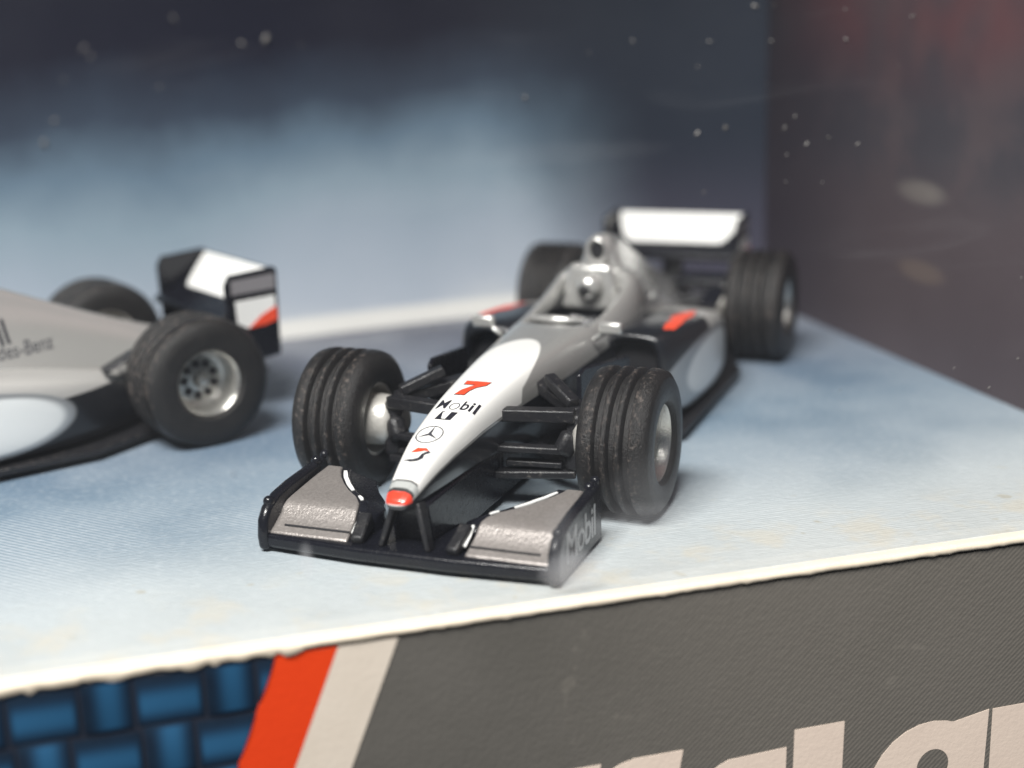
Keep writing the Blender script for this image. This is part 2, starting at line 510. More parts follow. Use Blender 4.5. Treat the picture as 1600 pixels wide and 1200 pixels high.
def make_window_mat():
    n = NT('clear_plastic_window')
    t = n.t
    t.nodes.remove(n.b)
    x, y, z = n.xyz()
    tr = n.node('ShaderNodeBsdfTransparent'); tr.inputs['Color'].default_value = (0.97, 0.975, 0.98, 1)
    gl = n.node('ShaderNodeBsdfGlossy'); gl.inputs['Roughness'].default_value = 0.06
    df = n.node('ShaderNodeBsdfDiffuse'); df.inputs['Color'].default_value = (0.64, 0.655, 0.69, 1)
    # film of dust, smudges with painted haze and a reflection streak, faint wiping streaks
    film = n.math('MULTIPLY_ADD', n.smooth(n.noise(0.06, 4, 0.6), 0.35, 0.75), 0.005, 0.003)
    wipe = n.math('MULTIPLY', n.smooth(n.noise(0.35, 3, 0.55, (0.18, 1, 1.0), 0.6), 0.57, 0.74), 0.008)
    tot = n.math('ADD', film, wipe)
    for (cx, cz, rx, rz, k) in SMUDGES_AND_GLARE:
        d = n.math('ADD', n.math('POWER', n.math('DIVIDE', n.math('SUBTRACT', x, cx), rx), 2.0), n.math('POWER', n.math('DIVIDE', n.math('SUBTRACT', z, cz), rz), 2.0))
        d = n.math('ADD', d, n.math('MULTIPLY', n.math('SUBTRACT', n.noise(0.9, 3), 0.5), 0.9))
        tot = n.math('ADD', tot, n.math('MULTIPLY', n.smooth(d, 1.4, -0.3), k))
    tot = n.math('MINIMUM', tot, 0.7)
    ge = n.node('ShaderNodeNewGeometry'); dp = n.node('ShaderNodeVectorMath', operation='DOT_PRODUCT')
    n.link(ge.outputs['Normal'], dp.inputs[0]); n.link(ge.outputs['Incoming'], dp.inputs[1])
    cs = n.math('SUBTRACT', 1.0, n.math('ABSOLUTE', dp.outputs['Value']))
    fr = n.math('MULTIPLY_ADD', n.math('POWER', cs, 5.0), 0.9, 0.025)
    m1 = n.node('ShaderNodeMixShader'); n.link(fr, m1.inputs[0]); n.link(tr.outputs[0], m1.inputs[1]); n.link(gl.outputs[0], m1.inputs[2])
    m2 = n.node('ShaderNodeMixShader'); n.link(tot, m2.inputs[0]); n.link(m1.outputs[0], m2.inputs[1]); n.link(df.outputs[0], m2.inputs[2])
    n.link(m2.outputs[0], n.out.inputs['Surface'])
    return n.m

SMUDGES_AND_GLARE = [(0.2, 1.7, 2.2, 1.4, 0.22), (4.8, 6.0, 2.6, 2.8, 0.03), (4.4, 4.2, 4.2, 1.4, 0.06), (-16.3, 4.6, 0.45, 1.2, 0.16), (-0.4, 4.0, 1.4, 2.2, 0.05),  # pane smudges, plus painted haze and one pale reflection streak
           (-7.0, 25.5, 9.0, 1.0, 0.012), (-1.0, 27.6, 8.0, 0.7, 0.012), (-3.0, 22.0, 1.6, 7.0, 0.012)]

box = empty('display_box', (0, 0, 0))
tag(box, 'open card display box with clear window, blue printed floor and dark grey front panel', 'display box')

# floor card
fl = MB()
nx_, ny_ = 40, 20
fl.box((-37.5, 20.8, -0.5), (176, 82, 1.0))
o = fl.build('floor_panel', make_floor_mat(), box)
# back card: one bowed sheet
bk = MB()
cur = spline(BACK, 6)
nb = len(cur)
vsb = [(p.x, p.y, -0.9) for p in cur] + [(p.x, p.y, 124.9) for p in cur] + [(p.x, p.y + 0.8, -0.9) for p in cur] + [(p.x, p.y + 0.8, 124.9) for p in cur]
fb = []
for k in range(nb - 1):
    fb += [(k, k + 1, nb + k + 1, nb + k), (2 * nb + k + 1, 2 * nb + k, 3 * nb + k, 3 * nb + k + 1), (nb + k, nb + k + 1, 3 * nb + k + 1, 3 * nb + k), (k + 1, k, 2 * nb + k, 2 * nb + k + 1)]
fb += [(0, nb, 3 * nb, 2 * nb), (nb - 1, 3 * nb - 1, 4 * nb - 1, 2 * nb - 1)]
bk.add(vsb, fb)
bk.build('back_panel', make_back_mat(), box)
rf = MB(); rf.box((-37.3, 21.0, 125.4), (176.6, 84.0, 0.8))
rf.build('top_panel', make_paper('dark_top_card', (0.03, 0.033, 0.05), (0.05, 0.052, 0.07)), box)
sd = MB()
sd.box((50.45, 18.3, 62.2), (0.8, 76.6, 125.6))
sd.build('side_panel', make_side_mat(), box)
# front card, hanging down from the floor's front edge
fp = MB()
fp.box((-37.5, FRONT - 0.45, -20.5), (176, 0.7, 40))
front = fp.build('front_panel', make_front_mat(), box)
def fpl(d0):                                    # (x, z) on the front card -> point, t = mm proud of it
    return lambda u, v, t: (u, FRONT - 0.80 - t, v)
F = fpl(0)
st = MB(); st.prism([(-18.6, -0.55), (-14.95, -0.55), (-22.9, -20), (-26.6, -20)][::-1], F, -0.02, 0.06)
st.build('orange_stripe', make_paper('orange_print', (0.56, 0.032, 0.001), (0.62, 0.042, 0.001), 0.3, 0.02), front)
st = MB(); st.prism([(-14.93, -0.55), (-11.30, -0.55), (-19.2, -20), (-22.88, -20)][::-1], F, -0.02, 0.055)
st.build('white_stripe', make_paper('cream_print', (0.52, 0.46, 0.39), (0.60, 0.54, 0.47), 0.3, 0.02), front)

# lettering along the front card (only the tops of the letters are inside the picture)
letter_mat = make_paper('cream_lettering', (0.60, 0.50, 0.43), (0.66, 0.56, 0.48), 0.3, 0.02)
def arc(cx, cz, rx, rz, a0, a1, n=14):
    return [(cx + rx * math.cos(math.radians(a0 + (a1 - a0) * k / n)), cz + rz * math.sin(math.radians(a0 + (a1 - a0) * k / n))) for k in range(n + 1)]
def letter(shapes):
    b = MB()
    for q, s in enumerate(shapes): b.prism(s, F, -0.02, 0.025 + 0.004 * q)
    o = b.build('letter', letter_mat, front, angle=30)
    return o
BASE, TOP = -24.0, -11.45
# M: two rounded humps
letter([[(-11.5, BASE), (-6.6, BASE), (-4.2, -16.2), (-4.6, BASE), (-0.7, BASE), (1.45, TOP), (-3.2, TOP)] + arc(-5.5, -14.2, 3.2, 2.6, 70, 130, 6),
        [(-0.60, BASE), (4.9, BASE), (7.15, TOP), (3.6, TOP)] + arc(3.9, -14.0, 2.9, 2.5, 95, 160, 8)])
# c: open crescent
letter([[(8.6, -23.2)] + arc(11.6, -18.0, 4.6, 5.4, 240, 105, 16) + [(14.6, -12.62), (14.55, -16.2), (12.6, -16.3)] + arc(12.6, -18.1, 1.5, 1.8, 90, 270, 10) + [(14.4, -20.0), (14.3, -23.4), (11.0, -23.6)]])
# L
letter([[(14.98, BASE), (15.17, TOP), (18.88, TOP), (18.7, -20.6), (21.6, -20.6), (21.5, BASE)]])
# a: bowl with a round eye, and stem
bowl = arc(25.6, -18.0, 4.9, 5.35, 270, 62, 22) + [(30.1, -12.50), (29.75, BASE)]
bo = MB()
hole = arc(25.85, -16.15, 1.25, 1.3, 270, -90, 22)[:-1]
outer = arc(25.6, -18.0, 4.9, 5.35, 270, 62, 16) + [(27.0, -13.05), (30.12, -12.50), (29.75, BASE)]
def ring_prism(b, outer, hole, t0, t1):
    cxh = sum(p[0] for p in hole) / len(hole); czh = sum(p[1] for p in hole) / len(hole)
    # dense outline resampled by angle around the eye's centre
    def radial(a):
        d = Vector((math.cos(a), math.sin(a))); best = None
        for i in range(len(outer)):
            p = Vector(outer[i]) - Vector((cxh, czh)); q = Vector(outer[(i + 1) % len(outer)]) - Vector((cxh, czh))
            e = q - p; den = d.x * e.y - d.y * e.x
            if abs(den) < 1e-9: continue
            t = (p.x * e.y - p.y * e.x) / den; s = (p.x * d.y - p.y * d.x) / den
            if t > 0 and -1e-6 <= s <= 1 + 1e-6: best = t if best is None else max(best, t)
        return d * (best or 1)
    angs = sorted(set([round(2 * math.pi * k / 72 - math.pi, 4) for k in range(72)] + [round(math.atan2(p[1] - czh, p[0] - cxh), 4) for p in outer]))
    n = len(angs); rings = []
    for t, kind in ((t0, 'o'), (t1, 'o'), (t1, 'h'), (t0, 'h')):
        r = []
        for a in angs:
            if kind == 'o': v = radial(a)
            else: v = Vector((math.cos(a) * 1.25, math.sin(a) * 1.3))
            r.append(F(cxh + v.x, czh + v.y, t))
        rings.append(r)
    b.loft(rings, closed=True)
ring_prism(bo, outer, hole, -0.02, 0.025)
bo.build('letter', letter_mat, front, angle=30)
# r
letter([[(30.42, BASE), (30.42, -12.52), (34.2, -12.52)] + arc(36.6, -15.4, 3.0, 2.9, 110, 30, 8) + [(38.6, -17.0), (35.2, -17.0), (34.4, -18.4), (34.2, BASE)]])
# e, n: beyond the right edge of the picture
letter([arc(43.4, -18.1, 4.6, 5.6, -40, 320, 30)])
letter([[(48.6, BASE), (48.6, -12.5), (49.9, -12.5), (49.9, BASE)]])

# embossed blue basket weave on the left of the front card
def make_weave(across):
    n = NT('printed_blue_weave')
    x, y, z = n.xyz()
    f = n.noise(0.9, 3)
    if across == 'z': u = n.math('DIVIDE', n.math('ADD', z, 0.22), 1.45); w = n.math('DIVIDE', x, 1.86)
    else: u = n.math('DIVIDE', n.math('SUBTRACT', x, 0.16), 1.25); w = n.math('DIVIDE', z, 1.6)
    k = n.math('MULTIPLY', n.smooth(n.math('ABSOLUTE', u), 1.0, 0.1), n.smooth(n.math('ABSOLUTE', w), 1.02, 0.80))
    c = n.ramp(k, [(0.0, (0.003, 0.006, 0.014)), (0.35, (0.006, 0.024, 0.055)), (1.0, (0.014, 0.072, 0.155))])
    n.set(n.mix(n.math('MULTIPLY', f, 0.3), c, (0.012, 0.05, 0.10)), 0.6, spec=0.25)
    return n.m
wb = MB(); wb.prism([(-125, -0.6), (-18.62, -0.6), (-26.62, -20.2), (-125, -20.2)][::-1], F, -0.03, 0.03)
wback = wb.build('weave_backing', make_paper('dark_weave_gap', (0.006, 0.009, 0.018), (0.010, 0.014, 0.026), 0.3, 0.02), front)
def strip_mesh(w, h, along_x, bulge=0.09):
    b = MB(); n = 8; prof = [(-1 + 2 * k / n) for k in range(n + 1)]
    vs_, fs = [], []
    for e in (-1.0, -0.93, 0.93, 1.0):
        k = 0.55 if abs(e) == 1.0 else 1.0
        for q in prof:
            hgt = bulge * k * math.sqrt(max(0.0, 1 - (0.96 * q) ** 2))
            u, v = (e * w / 2, q * h / 2) if along_x else (q * w / 2, e * h / 2)
            vs_.append((u, -hgt - 0.04, v))
    m = n + 1
    for i in range(3):
        for j in range(n): fs.append((i * m + j, i * m + j + 1, (i + 1) * m + j + 1, (i + 1) * m + j))
    fs.append(tuple(range(m))); fs.append(tuple(reversed(range(3 * m, 4 * m))))
    b.add(vs_, fs)
    return b.mesh('weave_strip', angle=60)
mh = strip_mesh(3.78, 2.9, True); mv = strip_mesh(2.75, 3.22, False)
mh.materials.append(make_weave('z')); mv.materials.append(make_weave('x'))
def clipped(me_, x, z):
    """strip cut along the orange stripe's slanted edge or along the card's top edge"""
    bm = bmesh.new(); bm.from_mesh(me_)
    bmesh.ops.translate(bm, verts=bm.verts, vec=(x * S, (FRONT - 0.82) * S, z * S))
    p0 = Vector((-18.62, 0, -0.55)) * S; d = Vector((-8.0, 0, -19.45)).normalized(); nrm = Vector((-d.z, 0, d.x)) * 1.0
    if nrm.x < 0: nrm = -nrm
    g = bm.verts[:] + bm.edges[:] + bm.faces[:]
    bmesh.ops.bisect_plane(bm, geom=g, plane_co=p0, plane_no=nrm, clear_outer=True)
    g = bm.verts[:] + bm.edges[:] + bm.faces[:]
    bmesh.ops.bisect_plane(bm, geom=g, plane_co=Vector((0, 0, -0.62)) * S, plane_no=(0, 0, 1), clear_outer=True)
    if not bm.faces: bm.free(); return None
    bmesh.ops.translate(bm, verts=bm.verts, vec=(-x * S, -(FRONT - 0.82) * S, -z * S))
    m2 = bpy.data.meshes.new('weave_strip'); bm.to_mesh(m2); bm.free(); m2.materials.append(me_.materials[0])
    return m2
PX, PZ = 6.98, 3.28
for r in range(-1, 6):
    for k in range(-2, 4):
        for typ in (0, 1):
            zc = -2.15 - r * PZ - (0.0 if typ == 0 else -0.05)
            xc = -31.85 + k * PX + (r % 2) * PX / 2 + (0 if typ == 0 else PX / 2) - 0.22 * r
            lim = -18.62 + (zc + 0.55) * 8.0 / 19.45
            if xc - 2 > lim or xc < -46: continue
            me_ = mh if typ == 0 else mv
            if xc + 2 > lim - 0.6 or zc + 1.7 > -0.62: me_ = clipped(me_, xc, zc)
            if me_ is None: continue
            o = bpy.data.objects.new('weave_strip', me_); col.objects.link(o); o.parent = front
            o.location = (xc * S, (FRONT - 0.82) * S, zc * S)

# cut cream edge of the card: a slightly uneven roll along the front
ed = MB(); rings = []
N = 420
for k in range(N + 1):
    x = -120 + 172 * k / N
    j = 0.07 * math.sin(x * 1.9) + 0.05 * math.sin(x * 4.7 + 1) + random.uniform(-0.012, 0.012)
    j *= 1.0 if x < -17 else 0.25
    left = 0.42 if x < -17 else 0.10
    low = -0.30 - left * max(0, 0.35 * math.sin(x * 1.3) + 0.30 * math.sin(x * 4.3 + 2) + 0.2 * math.sin(x * 7.9)) - (0.12 if x < -17 else 0)
    top = 0.17 + 0.02 * math.sin(x * 0.8)
    rings.append([(x, FRONT + 0.15, -0.3), (x, FRONT + 0.15, top - 0.08), (x, FRONT - 0.60, top + j * 0.4), (x, FRONT - 0.90, top - 0.06 + j * 0.6), (x, FRONT - 0.99 + j * 0.3, top - 0.20), (x, FRONT - 1.0 + j * 0.3, low + 0.12 + j), (x, FRONT - 0.93, low + j)])
ed.loft(rings)
ed.build('torn_card_edge', make_paper('raw_cream_card', (0.48, 0.42, 0.335), (0.55, 0.49, 0.40), 0.8, 0.03), box, angle=70)

# clear window, standing just inside the front edge
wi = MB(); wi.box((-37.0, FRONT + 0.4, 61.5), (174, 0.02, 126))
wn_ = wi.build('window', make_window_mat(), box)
# dust on the window
ds = MB()
def speck(x, z, r):
    n = random.choice((5, 6, 7)); a0 = random.random() * 6
    r *= random.uniform(0.45, 1.0); e = random.uniform(0.35, 0.9); ta = random.random() * 3.14
    ring = []
    for k in range(n):
        a = a0 + 6.283 * k / n; q = r * random.uniform(0.6, 1.15)
        u, w = q * math.cos(a) * 1.3, q * math.sin(a) * e
        ring.append((x + u * math.cos(ta) - w * math.sin(ta), FRONT + 0.37, z + u * math.sin(ta) + w * math.cos(ta)))
    ap = (x, FRONT + 0.37 - r * 0.7, z)
    ds.add(ring + [ap], [(k, (k + 1) % n, n) for k in range(n)] + [tuple(reversed(range(n)))])
SPECKS = [(130, 75, .34), (142, 88, .30), (272, 30, .28), (378, 68, .22), (415, 62, .40), (70, 225, .26), (820, 153, .24), (1090, 104, .24), (1090, 208, .24), (1133, 200, .22), (1205, 65, .22), (1242, 182, .20), (1225, 200, .18), (1228, 285, .2), (1180, 10, .22), (1210, 8, .2), (988, 65, .2), (920, 82, .16), (1320, 15, .18), (1322, 62, .2), (1425, 25, .2), (1340, 225, .16), (1100, 300, .16), (1595, 435, .26), (1590, 560, .2), (1545, 605, .18), (1490, 575, .16), (1110, 65, .18), (1285, 28, .16), (1260, 225, .15), (250, 135, .2), (470, 70, .16), (100, 125, .16), (85, 190, .16), (1285, 285, .14), (1295, 215, .14), (365, 740, .2)]
r_v = Vector((R_[0][0], R_[1][0], R_[2][0])); u_v = Vector((R_[0][1], R_[1][1], R_[2][1]))
for (px, py, r) in SPECKS:
    d = VIEW + r_v * ((px - 800) / 2202.8) - u_v * ((py - 600) / 2202.8)
    t = (FRONT + 0.4 - CAM.y) / d.y
    q = CAM + d * t
    speck(q.x, q.z, r)
for k in range(230):
    x = random.uniform(-60, 45); z = random.uniform(2, 60)
    if random.random() > (0.35 + 0.65 * max(0, min(1, (x + 10) / 25))): continue
    speck(x, z, random.choice((0.03, 0.04, 0.05, 0.06, 0.09)))
dust = ds.build('dust', plain('pale_dust', (0.065, 0.063, 0.062), 0.5, var=0.6, nscale=0.3), box, angle=20)
dust['kind'] = 'stuff'

# ------------------------------------------------------------------ the model racing car (x forward, y to its left, origin under the front axle)
WB = 47.3
RT = 5.35
def car_tyre(w, RT):
    h = w / 2
    g = w * 0.060; d = 0.52
    R = RT; ins = 2.85
    tw = h * 0.70
    prof = []
    prof += [(ins, -h * 0.86), (ins + 0.25, -h * 0.98), (R * 0.74, -h), (R * 0.88, -h * 0.97), (R * 0.965, -h * 0.86), (R * 0.992, -tw)]
    for c in (-0.36, 0.0, 0.36):
        c *= h * 1.05
        prof += [(R, c - g - 0.06), (R - 0.05, c - g), (R - d, c - g * 0.55), (R - d, c + g * 0.55), (R - 0.05, c + g), (R, c + g + 0.06)]
    prof += [(R * 0.992, tw), (R * 0.965, h * 0.86), (R * 0.88, h * 0.97), (R * 0.74, h), (ins + 0.25, h * 0.98), (ins, h * 0.86), (ins - 0.1, 0)]
    return prof

def make_wheel(parent, x, side, width, RT):
    yc = side * (14.0 - width / 2)
    w = empty('wheel', (x, yc, RT), 0 if side > 0 else math.pi, parent)     # local +y points outboard
    h = width / 2
    t = MB(); t.revolve(car_tyre(width, RT), 96); t.build('tyre', M['rubber'], w, angle=50)
    r = MB()
    r.revolve([(2.90, h * 0.70), (2.93, h * 0.80), (2.80, h * 0.84), (2.64, h * 0.78), (2.45, h * 0.45), (2.30, h * 0.14), (2.10, h * 0.10), (0.5, h * 0.18), (0.5, h * 0.05), (2.2, h * -0.08), (2.75, h * 0.2), (2.86, h * 0.6)], 64)
    r.build('rim', M['rim'], w, angle=35)
    hb = MB(); hb.revolve([(0.0001, h * 0.48), (0.42, h * 0.46), (0.62, h * 0.36), (0.70, h * 0.1), (0.0001, h * 0.1)], 24, closed=True)
    hb.build('hub', M['rim'], w)
    dk = MB()
    for k in range(9):
        a = 2 * math.pi * k / 9
        c = (1.42 * math.cos(a), h * 0.17, 1.42 * math.sin(a))
        dk.revolve([(0.0001, 0.0), (0.36, -0.02), (0.36, -0.5), (0.0001, -0.5)], 12, cy=(c[0], c[1] + 0.04, c[2]))
    dk.build('spoke_gap', M['hole'], w)
    ib = MB()
    ib.revolve([(0.0001, -h * 0.30), (2.82, -h * 0.30), (2.82, -h * 0.84), (2.65, -h * 0.84), (2.5, -h * 0.36), (2.05, -h * 0.40), (1.98, -h * 1.0), (1.85, -h * 1.30), (1.5, -h * 1.46), (0.0001, -h * 1.50)], 48)
    ib.build('inner_hub', M['hub'], w, angle=50)
    return w

# stations of nose and tub: x, top, bottom, half width, cockpit depth
BODY = [(15.70, 4.74, 4.36, 0.50, 0), (15.45, 5.00, 4.20, 0.84, 0), (14.8, 5.45, 3.9, 1.02, 0), (13.6, 6.10, 3.75, 1.22, 0), (12.0, 6.85, 3.75, 1.45, 0), (9.7, 7.65, 3.8, 1.85, 0), (5.6, 8.50, 3.8, 2.25, 0), (2.3, 9.00, 3.5, 2.55, 0), (-3.0, 9.55, 2.8, 3.05, 0), (-9.0, 9.85, 1.9, 3.75, 0), (-13.0, 10.0, 1.6, 4.25, 0), (-14.6, 10.1, 1.5, 4.45, 0.0), (-15.2, 10.1, 1.5, 4.5, 0.4), (-15.5, 10.05, 1.5, 4.55, 4.0), (-19.0, 10.3, 1.5, 4.75, 4.5), (-23.0, 11.0, 1.5, 4.8, 4.8), (-26.0, 11.9, 1.5, 4.7, 4.6), (-26.4, 12.1, 1.5, 4.6, 1.0), (-26.8, 12.4, 1.5, 4.5, 0), (-31.0, 12.6, 1.5, 4.4, 0)]
def body_ring(x, zt, zb, w, dep):
    h = zt - zb; cr = 0.12 if dep == 0 else 0
    half = [(0, zb), (0.60 * w, zb + 0.02 * h), (0.90 * w, zb + 0.22 * h), (1.0 * w, zb + 0.52 * h), (0.965 * w, zt - 0.20 * h), (0.80 * w, zt - 0.035 * h), (0.62 * w, zt), (0.56 * w, zt - (0.05 if dep == 0 else 0.35 * dep) + cr * 0.7), (0.52 * w, zt - dep + cr * 0.8), (0, zt - dep + cr)]
    pts = [(x, y, z) for y, z in half] + [(x, -y, z) for y, z in reversed(half[1:-1])]
    return pts

def build_body(root):
    b = MB(); b.loft([body_ring(*s) for s in BODY])
    o = b.build('body', M['body'], root)
    s = o.modifiers.new('s', 'SUBSURF'); s.levels = 3; s.render_levels = 3
    baked(o)
    me = o.data
    co = np.empty(len(me.vertices) * 3); me.vertices.foreach_get('co', co); co = co.reshape(-1, 3) / S
    x, y, z = co.T; ay = np.abs(y)
    st = np.array(BODY); xs = st[::-1, 0]
    zt = np.interp(x, xs, st[::-1, 1]); zb = np.interp(x, xs, st[::-1, 2]); w = np.interp(x, xs, st[::-1, 3])
    h = zt - zb; hn = (z - zb) / h
    d_side = (hn - 0.68) * h
    rr = np.sqrt((np.minimum(x + 1.0, 0) / 8.6) ** 2 + (y / 2.62) ** 2)
    d_end = np.where(x < -1.0, (1 - rr) * 2.6, 1 + 0 * x)
    d_end = np.where(x >= -1.0, 2.62 + (x + 1.0) * 0.25 - ay, d_end)
    white = np.minimum(d_side, d_end)
    black = (np.interp(x, [-28, -18, -12, -4, 4, 20], [0.64, 0.76, 0.72, 0.66, 0.64, 0.64]) - hn) * h
    inside = np.minimum(np.minimum((zt - 1.1) - z, 0.60 * w - ay), np.minimum(-15.3 - x, x + 26.5))
    black = np.maximum(black, inside)
    red = np.minimum(x - 15.02 + 0.08 * ay, z - 4.70)
    line = np.maximum(0.08 - np.abs(x - 14.15), 0.14 - np.abs(x - 14.88)); line = np.minimum(line, np.minimum((hn - 0.72) * h, 1.0 - ay))
    grey = np.minimum(np.minimum(x - 14.2, 15.0 - x), (hn - 0.45) * h)
    for nme, arr in (('white', white), ('black', black), ('red', red), ('line', line), ('grey', grey)):
        a = me.attributes.new(nme, 'FLOAT', 'POINT'); a.data.foreach_set('value', arr.astype(np.float32))
    return o

def build_cover(root):
    # stations: x, top, ridge half width, base half width, base z
    ST = [(-27.6, 15.2, 1.15, 3.3, 10.8), (-28.4, 15.55, 1.25, 4.2, 9.0), (-31, 15.3, 1.0, 5.2, 7.6), (-34.5, 13.9, 0.72, 5.6, 7.0), (-39, 11.9, 0.55, 5.2, 6.2), (-44, 9.8, 0.5, 4.0, 5.4), (-49, 8.0, 0.45, 2.7, 4.8), (-54.5, 6.6, 0.4, 1.4, 4.4)]
    b = MB(); rings = []
    for (x, zt, rw, bw, bz) in ST:
        h = zt - bz
        half = [(0, bz - 1.5), (bw * 0.9, bz - 1.2), (bw, bz), (bw * 0.82, bz + 0.18 * h), (rw + (bw - rw) * 0.36, bz + 0.42 * h), (rw + (bw - rw) * 0.10, bz + 0.70 * h), (rw, zt - 0.12 * h), (rw * 0.62, zt), (0, zt + 0.05)]
        rings.append([(x, y, z) for y, z in half] + [(x, -y, z) for y, z in reversed(half[1:-1])])
    b.loft(rings)
    o = b.build('engine_cover', M['silver'], root)
    s = o.modifiers.new('s', 'SUBSURF'); s.levels = 2; s.render_levels = 2
    baked(o)
    # air intake above the driver's head
    a = MB()
    rr = []
    for (x, k) in ((-27.9, 1.0), (-27.15, 1.0), (-27.0, 0.82), (-27.2, 0.66), (-27.35, 0.6)):
        rr.append([(x, 1.12 * k * math.cos(t), 14.05 + 1.42 * k * math.sin(t)) for t in (2 * math.pi * i / 24 for i in range(24))])
    a.loft(rr)
    sc = a.build('air_intake', M['silver'], o, angle=60)
    m = MB(); m.revolve([(0.0001, 0.0), (0.72, 0.0), (0.72, -0.2), (0.0001, -0.2)], 20)
    m.v = [(-27.28 + v[1], v[0] * 0.88, 14.15 + v[2] * 1.12) for v in m.v]
    m.build('intake_mouth', M['hole'], o)
    kn = MB(); kn.sphere((-26.75, 0.0, 12.75), 0.62, scale=(0.9, 1.0, 0.85)); kn.build('roll_hoop_knob', M['silver'], o)
    return o

def build_pod(root, s):
    ST = [(-16.85, 9.1, 3.4, 9.0, 1.35), (-17.6, 9.6, 3.2, 9.35, 1.15), (-21, 10.3, 3.0, 9.2, 1.1), (-27, 10.6, 3.0, 8.7, 1.1), (-33, 10.5, 3.0, 7.9, 1.1), (-38, 9.6, 2.6, 6.9, 1.1), (-42, 7.6, 2.2, 5.9, 1.1), (-46, 5.0, 1.8, 4.9, 1.2), (-50, 3.2, 1.4, 4.2, 1.4)]
    def ring(x, yo, yi, zt, zb, k=0.0):
        zt -= k; zb += k; yo -= k; yi += k
        c = 0.55
        pts = [(yi, zb), (yo - 1.0, zb), (yo - 0.2, zb + 0.5), (yo, zb + 1.6), (yo, zb + 0.5 * (zt - zb)), (yo - 0.05, zt - 1.3), (yo - 0.35, zt - 0.35), (yo - 1.1, zt), (0.5 * (yi + yo), zt + 0.12), (yi, zt + 0.1)]
        return [(x, s * y, z) for y, z in pts]
    b = MB()
    rings = [ring(-20.0, 9.5, 3.4, 8.5, 1.35, 0.9), ring(-17.2, 9.1, 3.4, 9.0, 1.35, 0.75), ring(-16.7, 9.1, 3.4, 9.0, 1.35, 0.25)] + [ring(*q) for q in ST]
    b.loft(rings)
    o = b.build('sidepod', M['pod'], root)
    m = o.modifiers.new('s', 'SUBSURF'); m.levels = 2; m.render_levels = 2
    baked(o)
    i = MB(); i.box((-18.2, s * 6.45, 4.95), (0.2, 5.2, 6.2)); i.build('radiator_inlet', M['hole'], o)
    v = bvh_of([o])
    sw = [(-18.6, 7.6), (-19.6, 9.4), (-22.5, 9.3), (-26.0, 8.9), (-31.5, 7.6), (-36.5, 6.6), (-30.5, 6.9), (-25.2, 7.2), (-24.6, 6.8), (-23.0, 6.7), (-21.0, 7.4)]
    sw = [(-18.6, 8.6), (-19.6, 9.3), (-22.0, 9.3), (-24.0, 9.1), (-27.0, 9.1), (-31.0, 8.3), (-28.5, 7.9), (-26.0, 7.7), (-24.6, 7.6), (-23.2, 8.1), (-20.8, 8.2)]
    decal('red_swoosh', poly2d(sw if s > 0 else sw[::-1]), lambda u, w_: (u, s * w_, 20), v, (0, 0, -1), M['red_print'], o, 0.03, 0.8)
    return o

